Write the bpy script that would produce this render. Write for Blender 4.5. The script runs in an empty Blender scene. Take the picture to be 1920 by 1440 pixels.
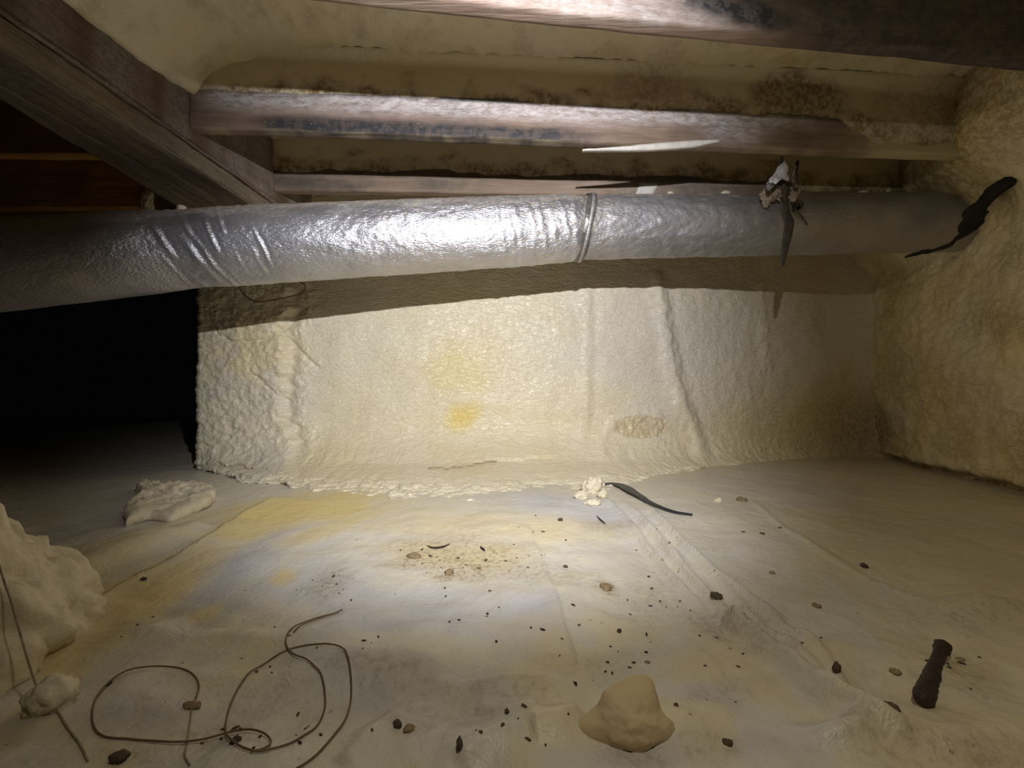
import bpy, math, random
import numpy as np
from mathutils import Vector, Euler

# ------------------------------------------------------------------ camera, light, exposure
C = bpy.context.scene.collection
FPX, CX, HY, HC = 800.0, 960.0, 745.0, 0.32     # focal length (px), principal column, horizon row, eye height (m)

cam_d = bpy.data.cameras.new('camera')
cam_d.sensor_width = 36.0
cam_d.lens = 36.0 * FPX / 1920.0
cam_d.shift_y = (HY - 720.0) / 1920.0
cam_d.clip_start = 0.01
cam = bpy.data.objects.new('camera', cam_d)
cam.location = (0, 0, HC)
cam.rotation_euler = (math.radians(90), 0, 0)
C.objects.link(cam)
bpy.context.scene.camera = cam

vs = bpy.context.scene.view_settings
vs.view_transform = 'Standard'
vs.look = 'None'
vs.gamma = 1.0
vs.use_curve_mapping = False
vs.exposure = 0.0

world = bpy.data.worlds.new('crawl_space_dark')
bpy.context.scene.world = world
world.use_nodes = True
world.node_tree.nodes['Background'].inputs[0].default_value = (0.9, 0.95, 1.0, 1)
world.node_tree.nodes['Background'].inputs[1].default_value = 0.0008

LAMP = Vector((0.10, 0.03, HC + 0.565))          # the head lamp, above and a little right of the phone


def spot(name, power, half, blend, yaw, pitch, col, radius, wide=1.0):
    d = bpy.data.lights.new(name, 'SPOT')
    d.energy = power
    d.color = col
    d.spot_size = math.radians(2 * half)
    d.spot_blend = blend
    d.shadow_soft_size = radius
    o = bpy.data.objects.new(name, d)
    o.location = LAMP
    o.scale = (wide, 1, 1)                       # the beam is taller than wide
    o.rotation_euler = Euler((math.radians(90 + pitch), 0, math.radians(-yaw)), 'XYZ')
    C.objects.link(o)
    return o


spot('head_lamp_beam', 116, 50, 0.8, -6.5, -12.5, (0.94, 0.95, 1.0), 0.010, 0.78)
spot('warm_fill', 9.5, 74, 0.8, 22, -32, (1.0, 0.93, 0.74), 0.010)  # warm fill added at the lamp for spill and bounce, turned right

# ------------------------------------------------------------------ numpy helpers
rng = np.random.RandomState(7)
_p = rng.permutation(256)
PERM = np.concatenate([_p, _p, _p])
_g = rng.normal(size=(256, 3))
GRAD = _g / np.linalg.norm(_g, axis=1)[:, None]


def pn(x, y, z=0.0):
    x, y, z = np.broadcast_arrays(np.asarray(x, float), np.asarray(y, float), np.asarray(z, float))
    xi, yi, zi = np.floor(x).astype(int), np.floor(y).astype(int), np.floor(z).astype(int)
    xf, yf, zf = x - xi, y - yi, z - zi
    u, v, w = [t * t * t * (t * (t * 6 - 15) + 10) for t in (xf, yf, zf)]
    xi, yi, zi = xi & 255, yi & 255, zi & 255

    def g(a, b, c):
        h = PERM[PERM[PERM[(xi + a) & 255] + ((yi + b) & 255)] + ((zi + c) & 255)]
        G = GRAD[h]
        return G[..., 0] * (xf - a) + G[..., 1] * (yf - b) + G[..., 2] * (zf - c)

    def lerp(a, b, t):
        return a + (b - a) * t
    x00, x10 = lerp(g(0, 0, 0), g(1, 0, 0), u), lerp(g(0, 1, 0), g(1, 1, 0), u)
    x01, x11 = lerp(g(0, 0, 1), g(1, 0, 1), u), lerp(g(0, 1, 1), g(1, 1, 1), u)
    return lerp(lerp(x00, x10, v), lerp(x01, x11, v), w) * 1.5


def fbm(x, y, z=0.0, o=4, gain=0.5):
    s, a = 0.0, 1.0
    for i in range(o):
        f = 2.0 ** i
        s = s + a * pn(np.asarray(x) * f + 17.3 * i, np.asarray(y) * f - 9.1 * i, np.asarray(z) * f + 3.7 * i)
        a *= gain
    return s


def ss(a, b, x):
    t = np.clip((x - a) / (b - a), 0, 1)
    return t * t * (3 - 2 * t)


def gauss(d, w):
    return np.exp(-(d / w) ** 2)


def polydist(x, y, pts):
    """Distance, side (+ on the right hand) and running parameter 0..1 along a polyline."""
    pts = np.asarray(pts, float)
    best = np.full(np.shape(x), 1e9)
    side = np.zeros(np.shape(x))
    tt = np.zeros(np.shape(x))
    n = len(pts) - 1
    for i in range(n):
        a, b = pts[i], pts[i + 1]
        d = b - a
        L = d.dot(d)
        t = np.clip(((x - a[0]) * d[0] + (y - a[1]) * d[1]) / L, 0, 1)
        dist = np.hypot(x - a[0] - t * d[0], y - a[1] - t * d[1])
        m = dist < best
        best = np.where(m, dist, best)
        side = np.where(m, np.sign((x - a[0]) * d[1] - (y - a[1]) * d[0]), side)
        tt = np.where(m, (i + t) / n, tt)
    return best, side, tt


def blob(px, py, cx, cy, rx, ry, ang=0.0, soft=0.45, warp=None):
    a = math.radians(ang)
    dx, dy = px - cx, py - cy
    q = np.hypot((dx * math.cos(a) + dy * math.sin(a)) / rx, (-dx * math.sin(a) + dy * math.cos(a)) / ry)
    if warp is not None:
        q = q + warp
    return 1 - ss(1 - soft, 1 + soft, q)


def P(px, py, Y):
    """A point of the place at depth Y metres, on the sight line of a photograph pixel."""
    return np.array([(px - CX) / FPX * Y, Y, HC + (HY - py) / FPX * Y])


def F(px, py):
    d = HC * FPX / (py - HY)
    return np.array([(px - CX) / FPX * d, d])


# ------------------------------------------------------------------ object helpers
def tag(o, label=None, cat=None, group=None, kind=None):
    if label: o['label'] = label
    if cat: o['category'] = cat
    if group: o['group'] = group
    if kind: o['kind'] = kind
    return o


def empty(name, loc):
    o = bpy.data.objects.new(name, None)
    o.location = [float(v) for v in loc]
    o.empty_display_size = 0.05
    C.objects.link(o)
    return o


def mesh_obj(name, V, faces, mat, parent=None, origin=None, attrs=None, smooth=True):
    V = np.asarray(V, float).reshape(-1, 3)
    if parent is not None:
        org = np.array(parent['_w']) if '_w' in parent else np.array(parent.location)
    elif origin is not None:
        org = np.array(origin, float)
    else:
        org = np.array([(V[:, 0].min() + V[:, 0].max()) / 2, (V[:, 1].min() + V[:, 1].max()) / 2, V[:, 2].min()])
    me = bpy.data.meshes.new(name)
    W = V - org
    if isinstance(faces, np.ndarray):
        nf = len(faces)
        me.vertices.add(len(W)); me.vertices.foreach_set('co', W.astype(np.float32).ravel())
        me.loops.add(nf * 4); me.loops.foreach_set('vertex_index', faces.astype(np.int32).ravel())
        me.polygons.add(nf)
        me.polygons.foreach_set('loop_start', (np.arange(nf) * 4).astype(np.int32))
        me.update(calc_edges=True)
    else:
        me.from_pydata(W.tolist(), [], [list(map(int, f)) for f in faces])
    me.validate()
    if smooth:
        me.polygons.foreach_set('use_smooth', np.ones(len(me.polygons), dtype=bool))
    for k, a in (attrs or {}).items():
        at = me.attributes.new(k, 'FLOAT_COLOR', 'POINT')
        arr = np.ones((len(V), 4), np.float32)
        a = np.asarray(a, np.float32).reshape(len(V), -1)
        arr[:, :a.shape[1]] = a
        at.data.foreach_set('color', arr.ravel())
    me.update()
    if mat: me.materials.append(mat)
    o = bpy.data.objects.new(name, me)
    C.objects.link(o)
    if parent is not None:
        o.parent = parent
        o['_w'] = [float(v) for v in org]
        o.location = (0, 0, 0)
    else:
        o.location = org.tolist()
    return o


def grid_faces(n, m, wrap=False):
    i = np.arange(n - 1)[:, None]
    j = np.arange(m if wrap else m - 1)[None, :]
    j2 = (j + 1) % m
    return np.stack([i * m + j, i * m + j2, (i + 1) * m + j2, (i + 1) * m + j], -1).reshape(-1, 4)


def sweep(name, ring_pts, mat, caps=True, **kw):
    """ring_pts: (n, m, 3) closed rings along a path."""
    n, m, _ = ring_pts.shape
    f = [tuple(q) for q in grid_faces(n, m, True)]
    if caps:
        f.append(tuple(range(m))[::-1])
        f.append(tuple((n - 1) * m + k for k in range(m)))
    return mesh_obj(name, ring_pts.reshape(-1, 3), f, mat, **kw)


def resample(pts, n):
    """Catmull-Rom through pts, n samples evenly by length."""
    pts = np.asarray(pts, float)
    q = np.vstack([2 * pts[0] - pts[1], pts, 2 * pts[-1] - pts[-2]])
    out = []
    for i in range(1, len(q) - 2):
        for t in np.linspace(0, 1, 24, endpoint=False):
            a, b, c, d = q[i - 1], q[i], q[i + 1], q[i + 2]
            out.append(0.5 * (2 * b + (c - a) * t + (2 * a - 5 * b + 4 * c - d) * t * t + (3 * b - a - 3 * c + d) * t ** 3))
    out.append(pts[-1])
    out = np.array(out)
    s = np.concatenate([[0], np.cumsum(np.linalg.norm(np.diff(out[:, :3], axis=0), axis=1))])
    u = np.linspace(0, s[-1], n)
    return np.stack([np.interp(u, s, out[:, k]) for k in range(out.shape[1])], 1), u


def frames(path):
    t = np.gradient(path, axis=0)
    t /= np.linalg.norm(t, axis=1)[:, None]
    up = np.array([0, 0, 1.0])
    if abs(t[:, 2]).mean() > 0.8: up = np.array([0, -1.0, 0])
    a = np.cross(t, up); a /= np.linalg.norm(a, axis=1)[:, None]
    b = np.cross(a, t)
    return t, a, b


def tube_rings(path, rad, m=10):
    path = np.asarray(path, float)
    rad = np.broadcast_to(rad, (len(path),))
    t, a, b = frames(path)
    th = np.linspace(0, 2 * np.pi, m, endpoint=False)
    return path[:, None, :] + rad[:, None, None] * (np.cos(th)[None, :, None] * a[:, None, :] + np.sin(th)[None, :, None] * b[:, None, :])


def ribbon_rings(path, width, thick, side=None):
    """Flat strap: closed 8-point rounded section, width across, thin through."""
    path = np.asarray(path, float)
    t, a, b = frames(path)
    if side is not None:
        a = np.broadcast_to(np.asarray(side, float), t.shape)
        b = np.cross(a, t)
    w = np.broadcast_to(width, (len(path),)); h = np.broadcast_to(thick, (len(path),))
    sec = np.array([(-.5, -.25), (-.42, -.5), (0, -.5), (.42, -.5), (.5, -.25), (.5, .25), (.42, .5), (0, .5), (-.42, .5), (-.5, .25)])
    return path[:, None, :] + sec[None, :, 0, None] * w[:, None, None] * a[:, None, :] + sec[None, :, 1, None] * h[:, None, None] * b[:, None, :]


_ico = {}


def ico(sub):
    if sub not in _ico:
        import bmesh
        bm = bmesh.new()
        bmesh.ops.create_icosphere(bm, subdivisions=sub, radius=1)
        V = np.array([v.co[:] for v in bm.verts]); f = [tuple(v.index for v in p.verts) for p in bm.faces]
        bm.free()
        _ico[sub] = (V, f)
    return _ico[sub]


def lump_verts(c, r, sub=4, lumps=(), noise=(0.12, 2.2), seed=0.0, flat=-0.35, rotz=0.0):
    """Star-shaped foam or dirt lump; lumps are (direction, amount, sharpness); the underside is flattened."""
    N, f = ico(sub)
    rad = np.ones(len(N))
    for d, a, k in lumps:
        d = np.asarray(d, float); d = d / np.linalg.norm(d)
        rad += a * np.exp(k * (N @ d - 1))
    rad += noise[0] * fbm(N[:, 0] * noise[1] + seed, N[:, 1] * noise[1], N[:, 2] * noise[1] + seed, 4, 0.55)
    V = N * rad[:, None] * np.asarray(r, float)
    zf = flat * r[2]
    V[:, 2] = np.where(V[:, 2] < zf, zf + (V[:, 2] - zf) * 0.05, V[:, 2])
    V[:, 2] -= V[:, 2].min()
    cs, sn = math.cos(rotz), math.sin(rotz)
    V = np.stack([V[:, 0] * cs - V[:, 1] * sn, V[:, 0] * sn + V[:, 1] * cs, V[:, 2]], 1)
    return V + np.asarray(c, float), f


# ------------------------------------------------------------------ materials
def new_mat(name):
    m = bpy.data.materials.new(name)
    m.use_nodes = True
    nt = m.node_tree
    return m, nt, nt.nodes['Principled BSDF']


class NB:
    def __init__(s, nt):
        s.nt = nt
        tc = nt.nodes.new('ShaderNodeTexCoord')
        s.obj = tc.outputs['Object']

    def mapping(s, scale, src=None):
        n = s.nt.nodes.new('ShaderNodeMapping')
        n.inputs['Scale'].default_value = scale
        s.nt.links.new(src or s.obj, n.inputs['Vector'])
        return n.outputs[0]

    def noise(s, scale, detail=3, rough=0.55, vec=None, dist=0.0):
        n = s.nt.nodes.new('ShaderNodeTexNoise')
        n.inputs['Scale'].default_value = scale
        n.inputs['Detail'].default_value = detail
        n.inputs['Roughness'].default_value = rough
        n.inputs['Distortion'].default_value = dist
        s.nt.links.new(vec or s.obj, n.inputs['Vector'])
        return n.outputs['Fac']

    def voro(s, scale, vec=None, feature='F1'):
        n = s.nt.nodes.new('ShaderNodeTexVoronoi')
        n.feature = feature
        n.inputs['Scale'].default_value = scale
        s.nt.links.new(vec or s.obj, n.inputs['Vector'])
        return n.outputs['Distance']

    def ramp(s, fac, lo, hi, a=0.0, b=1.0):
        n = s.nt.nodes.new('ShaderNodeMapRange')
        n.interpolation_type = 'SMOOTHSTEP'
        for k, v in zip(('From Min', 'From Max', 'To Min', 'To Max'), (lo, hi, a, b)):
            n.inputs[k].default_value = v
        s.nt.links.new(fac, n.inputs['Value'])
        return n.outputs[0]

    def mix(s, fac, a, b):
        n = s.nt.nodes.new('ShaderNodeMix')
        n.data_type = 'RGBA'
        for sock, v in ((n.inputs[0], fac), (n.inputs[6], a), (n.inputs[7], b)):
            if isinstance(v, (int, float)):
                sock.default_value = v
            elif isinstance(v, tuple):
                sock.default_value = (*v, 1)
            else:
                s.nt.links.new(v, sock)
        return n.outputs[2]

    def math(s, op, a, b):
        n = s.nt.nodes.new('ShaderNodeMath')
        n.operation = op
        n.use_clamp = op in ('MULTIPLY', 'MAXIMUM')
        for sock, v in ((n.inputs[0], a), (n.inputs[1], b)):
            if isinstance(v, (int, float)): sock.default_value = v
            else: s.nt.links.new(v, sock)
        return n.outputs[0]

    def attr(s, name):
        n = s.nt.nodes.new('ShaderNodeAttribute')
        n.attribute_name = name
        sp = s.nt.nodes.new('ShaderNodeSeparateColor')
        s.nt.links.new(n.outputs['Color'], sp.inputs[0])
        return sp.outputs

    def bump(s, h, dist, strength=1.0, normal=None):
        n = s.nt.nodes.new('ShaderNodeBump')
        n.inputs['Strength'].default_value = strength
        n.inputs['Distance'].default_value = dist
        s.nt.links.new(h, n.inputs['Height'])
        if normal is not None: s.nt.links.new(normal, n.inputs['Normal'])
        return n.outputs[0]


FOAM_A, FOAM_B = (0.79, 0.718, 0.555), (0.765, 0.68, 0.49)
YELLOW, DIRT_SHADE = (0.78, 0.58, 0.13), (0.20, 0.12, 0.045)


def foam_mat(name, worm=True, attr=True, gloss=0.36, tint=(1, 1, 1), bump=1.0):
    m, nt, bs = new_mat(name)
    b = NB(nt)
    t = lambda c: tuple(x * y for x, y in zip(c, tint))
    col = b.mix(b.ramp(b.noise(4.0, 4), 0.35, 0.7), t(FOAM_A), t(FOAM_B))
    nrm = None
    if worm:
        w = b.noise(30.0, 2, 0.5, b.mapping((1.0, 1.0, 2.3)), 1.4)
        nrm = b.bump(b.ramp(w, 0.3, 0.7), 0.0022 * bump)
        nrm = b.bump(b.noise(130.0, 3), 0.0005 * bump, 1.0, nrm)
    else:
        nrm = b.bump(b.noise(60.0, 4, 0.6), 0.004 * bump)
    if attr:
        a = b.attr('coat')
        col = b.mix(a[1], col, YELLOW)
        sp = b.ramp(b.noise(55, 4, 0.7), 0.3, 0.6)
        col = b.mix(b.math('MULTIPLY', a[2], b.math('MAXIMUM', sp, 0.45)), col, DIRT_SHADE)
        col = b.mix(a[0], col, (0.66, 0.605, 0.535))
    nt.links.new(col, bs.inputs['Base Color'])
    nt.links.new(nrm, bs.inputs['Normal'])
    bs.inputs['Roughness'].default_value = gloss
    bs.inputs['Specular IOR Level'].default_value = 0.45
    return m


M = {}
M['foam_wall'] = foam_mat('sprayed_foam_wall')
M['foam'] = foam_mat('sprayed_foam_rough', worm=False)
M['foam_plain'] = foam_mat('foam_scrap', worm=False, attr=False, gloss=0.6, tint=(0.90, 0.88, 0.85))
M['foam_tan'] = foam_mat('foam_chunk_tan', worm=False, attr=False, gloss=0.7, tint=(0.72, 0.61, 0.48), bump=0.4)


def sheet_mat():
    m, nt, bs = new_mat('vapour_barrier_sheet')
    b = NB(nt)
    a = b.attr('coat')
    clean = b.mix(b.ramp(b.noise(7, 4), 0.35, 0.65), (0.51, 0.485, 0.485), (0.60, 0.57, 0.56))
    over = b.mix(b.ramp(b.noise(14, 5, 0.6), 0.3, 0.7), (0.68, 0.62, 0.445), (0.63, 0.57, 0.44))
    fine = b.ramp(b.noise(70, 4, 0.7), 0.25, 0.65)
    col = b.mix(b.math('MULTIPLY', a[0], b.math('MAXIMUM', fine, 0.75)), clean, over)
    col = b.mix(a[1], col, (0.70, 0.53, 0.16))
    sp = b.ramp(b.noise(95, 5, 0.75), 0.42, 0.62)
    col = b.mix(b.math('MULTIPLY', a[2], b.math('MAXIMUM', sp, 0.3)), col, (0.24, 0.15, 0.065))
    speck = b.ramp(b.voro(38.0), 0.10, 0.05)
    gate = b.ramp(b.noise(9, 3), 0.48, 0.62)
    col = b.mix(b.math('MULTIPLY', b.math('MULTIPLY', speck, gate), 0.75), col, (0.14, 0.085, 0.035))
    nt.links.new(col, bs.inputs['Base Color'])
    n0 = b.bump(b.noise(7, 3, 0.5, b.mapping((1.4, 0.8, 1)), 1.2), 0.006)
    n1 = b.bump(b.noise(30, 4, 0.6, None, 1.0), 0.0035, 1.0, n0)
    n2 = b.bump(b.noise(160, 3, 0.6), 0.0009, 1.0, n1)
    nt.links.new(n2, bs.inputs['Normal'])
    bs.inputs['Roughness'].default_value = 0.42
    bs.inputs['Specular IOR Level'].default_value = 0.4
    return m


M['sheet'] = sheet_mat()


def wood_mat(name, base=(0.20, 0.115, 0.07), base2=(0.11, 0.06, 0.035), axis='X', attr=True, speck=0.5):
    m, nt, bs = new_mat(name)
    b = NB(nt)
    sc = (1.2, 22, 22) if axis == 'X' else (22, 1.2, 22)
    g = b.noise(3.0, 5, 0.6, b.mapping(sc), 0.6)
    col = b.mix(b.ramp(g, 0.3, 0.7), base, base2)
    col = b.mix(b.ramp(b.noise(5.0, 4), 0.4, 0.75), col, tuple(0.55 * x for x in base))
    if attr:
        a = b.attr('coat')
        fro = b.ramp(b.noise(75, 5, 0.8, b.mapping((0.35, 1, 1))), 0.22, 0.78)
        col = b.mix(b.math('MULTIPLY', a[0], fro), col, (0.68, 0.645, 0.65))
        mo = b.ramp(b.noise(40, 5, 0.7), 0.30, 0.55)
        col = b.mix(b.math('MULTIPLY', a[1], b.math('MAXIMUM', mo, 0.78)), col, (0.026, 0.028, 0.034))
        col = b.mix(a[2], col, (0.62, 0.54, 0.32))
    dots = b.ramp(b.voro(55.0, b.mapping((0.6, 1, 1))), 0.09, 0.05)
    gate = b.ramp(b.noise(11, 2), 0.52, 0.6)
    col = b.mix(b.math('MULTIPLY', b.math('MULTIPLY', dots, gate), speck), col, (0.70, 0.62, 0.45))
    nt.links.new(col, bs.inputs['Base Color'])
    nt.links.new(b.bump(b.noise(5.0, 5, 0.65, b.mapping(sc)), 0.004), bs.inputs['Normal'])
    bs.inputs['Roughness'].default_value = 0.6
    bs.inputs['Specular IOR Level'].default_value = 0.3
    return m


M['joist'] = wood_mat('old_joist_wood', (0.29, 0.205, 0.16), (0.20, 0.135, 0.10))
M['beam'] = wood_mat('dark_beam_wood', (0.165, 0.105, 0.068), (0.085, 0.052, 0.032), 'Y', True, 0.35)
M['bare'] = wood_mat('bare_orange_wood', (0.55, 0.29, 0.08), (0.36, 0.18, 0.05), 'X', False, 0.0)


def foil_mat(name, base=(0.62, 0.62, 0.68), rough=0.34, metal=0.80, scrim=True):
    m, nt, bs = new_mat(name)
    b = NB(nt)
    a = b.attr('coat')
    col = b.mix(b.ramp(b.noise(10, 5, 0.6), 0.35, 0.75), base, tuple(0.78 * x for x in base))
    sp = b.ramp(b.noise(60, 4, 0.7), 0.35, 0.6)
    dust = b.math('MULTIPLY', a[2], b.math('MAXIMUM', sp, 0.6))
    col = b.mix(dust, col, (0.40, 0.33, 0.24))
    fl = b.math('MULTIPLY', a[1], b.ramp(b.noise(110, 3, 0.7), 0.52, 0.64))
    col = b.mix(fl, col, (0.72, 0.50, 0.22))
    nt.links.new(col, bs.inputs['Base Color'])
    mt = b.math('MULTIPLY', b.ramp(dust, 0, 1, 1, 0), b.ramp(fl, 0, 1, metal, 0))
    nt.links.new(mt, bs.inputs['Metallic'])
    nt.links.new(b.ramp(dust, 0, 1, rough, 0.75), bs.inputs['Roughness'])
    n1 = b.bump(b.noise(26, 4, 0.6, b.mapping((1.0, 1.6, 1.6)), 0.7), 0.0028)
    n2 = b.bump(b.noise(95, 3, 0.6, b.mapping((0.55, 2.4, 2.4))), 0.0028, 1.0, n1)
    nt.links.new(n2, bs.inputs['Normal'])
    return m


M['foil'] = foil_mat('foil_jacket_bright')
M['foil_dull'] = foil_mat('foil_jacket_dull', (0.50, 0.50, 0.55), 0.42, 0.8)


def plain(name, col, rough=0.6, metal=0.0, var=0.5, bump=0.002, scale=40):
    m, nt, bs = new_mat(name)
    b = NB(nt)
    c = b.mix(b.ramp(b.noise(scale, 4, 0.6), 0.3, 0.7), col, tuple(var * x for x in col))
    nt.links.new(c, bs.inputs['Base Color'])
    nt.links.new(b.bump(b.noise(scale * 2, 3), bump), bs.inputs['Normal'])
    bs.inputs['Roughness'].default_value = rough
    bs.inputs['Metallic'].default_value = metal
    return m


M['bloom'] = plain('white_smear', (0.66, 0.63, 0.58), 0.7, 0, 0.8)
M['strap'] = plain('grey_strap', (0.20, 0.19, 0.17), 0.35, 0.4)
M['black'] = plain('black_rubber', (0.020, 0.017, 0.012), 0.9)
M['blackstrip'] = plain('black_plastic', (0.022, 0.026, 0.034), 0.4)
M['darktail'] = plain('dark_tape', (0.075, 0.062, 0.045), 0.6)
M['greytape'] = plain('dirty_tape', (0.48, 0.39, 0.31), 0.6)
M['silver'] = plain('silver_foil', (0.88, 0.88, 0.95), 0.3, 0.25, 0.8, 0.004, 60)
M['wire'] = plain('brown_wire', (0.17, 0.105, 0.05), 0.5, 0.0, 0.7, 0.0003, 90)
M['string'] = plain('pale_string', (0.40, 0.32, 0.19), 0.8, 0.0, 0.6, 0.0005, 120)
M['rust'] = plain('rusty_dark_stick', (0.045, 0.022, 0.016), 0.7, 0.0, 0.35, 0.002, 120)
M['crumb_dark'] = plain('dark_crumb', (0.10, 0.066, 0.040), 0.8, 0, 0.5, 0.001, 200)
M['crumb_tan'] = plain('tan_crumb', (0.35, 0.245, 0.13), 0.8, 0, 0.6, 0.002, 160)

# ------------------------------------------------------------------ the floor sheet
FL = lambda pts: [F(*p) for p in pts]
RIDGES = [  # polyline (photo pixels on the floor), height, half width
    (FL([(1162, 935), (1235, 1010), (1300, 1090), (1400, 1195), (1540, 1310), (1725, 1425)]), 0.020, 0.011),
    (FL([(1120, 925), (1185, 985), (1250, 1075), (1335, 1155)]), 0.013, 0.008),
    (FL([(1215, 950), (1300, 1035), (1440, 1150), (1530, 1235), (1610, 1330)]), 0.014, 0.008),
    (FL([(1195, 930), (1290, 1030), (1400, 1140), (1480, 1220), (1600, 1340)]), 0.008, 0.006),
    (FL([(1350, 1150), (1440, 1240), (1560, 1335), (1640, 1400)]), 0.012, 0.010),
    (FL([(1400, 930), (1480, 1002), (1620, 1078), (1770, 1140)]), 0.006, 0.006),
    (FL([(390, 980), (250, 1035), (60, 1110)]), 0.020, 0.035),
    (FL([(300, 1000), (160, 1050), (20, 1085)]), 0.022, 0.035),
    (FL([(560, 1090), (640, 1130), (780, 1180), (960, 1195)]), 0.006, 0.02),
    (FL([(990, 1395), (1050, 1385), (1090, 1345)]), 0.008, 0.012),
    (FL([(890, 1330), (960, 1350), (1010, 1345)]), 0.006, 0.008),
    (FL([(860, 1440), (900, 1405), (960, 1385)]), 0.008, 0.010),
    (FL([(640, 1440), (700, 1380), (760, 1340)]), 0.007, 0.012),
]
STEPS = [  # overlap edges: polyline, height, fade width (the side on the right of travel is raised)
    (FL([(120, 1175), (220, 1110), (325, 1055), (430, 985), (520, 930)]), 0.020, 0.08, 1),
    (FL([(990, 975), (1030, 1075), (1060, 1160), (1092, 1275)]), 0.007, 0.10, 1),
    (FL([(1720, 1425), (1560, 1335), (1450, 1220), (1345, 1165)]), 0.010, 0.06, 1),
]
BUMPS = [  # px, py, rx, ry (m), height
    (700, 1250, 0.10, 0.035, 0.012), (930, 1290, 0.07, 0.02, 0.014), (1010, 1370, 0.05, 0.02, 0.012),
    (300, 1340, 0.06, 0.03, 0.012), (1350, 1390, 0.06, 0.03, 0.010), (1840, 1140, 0.10, 0.03, 0.020),
    (1800, 1400, 0.10, 0.02, 0.016), (1590, 1390, 0.035, 0.012, 0.014), (480, 1065, 0.06, 0.05, 0.012),
    (800, 1120, 0.12, 0.06, -0.008), (620, 1330, 0.05, 0.03, -0.008), (200, 1200, 0.12, 0.04, 0.012),
    (1650, 1220, 0.08, 0.05, 0.012), (1450, 1010, 0.12, 0.08, 0.010),
]


def floor_h(X, Y):
    X, Y = np.asarray(X, float), np.asarray(Y, float)
    k = 1 - 0.75 * ss(1.0, 1.5, Y)
    h = k * 0.010 * fbm(X * 3.1 + 4, Y * 3.1, 0.3, 3) + k * 0.0035 * fbm(X * 11, Y * 11 + 5, 2.1, 2)
    # soft billows of the loose sheet close to the camera
    near = 1 - ss(0.55, 0.8, Y)
    h = h + 0.010 * near * fbm(X * 8 + 2, Y * 14, 7.7, 2)
    wx, wy = 0.0025 * pn(X * 16, Y * 16, 1.0), 0.0025 * pn(X * 16, Y * 16, 8.0)
    for pts, a, w in RIDGES:
        d, s, t = polydist(X + wx, Y + wy, pts)
        h = h + a * gauss(d, w) * ss(0, 0.12, t) * ss(0, 0.12, 1 - t)
    for pts, a, fade, sgn in STEPS:
        d, s, t = polydist(X + wx, Y + wy, pts)
        s = s * sgn
        h = h + a * np.where(s > 0, ss(0, 0.006, d) * np.exp(-d / fade), 0) * ss(0, 0.08, t) * ss(0, 0.08, 1 - t)
    for px, py, rx, ry, a in BUMPS:
        c = F(px, py)
        h = h + a * np.exp(-((X - c[0]) / rx) ** 2 - ((Y - c[1]) / ry) ** 2)
    return h


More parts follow.
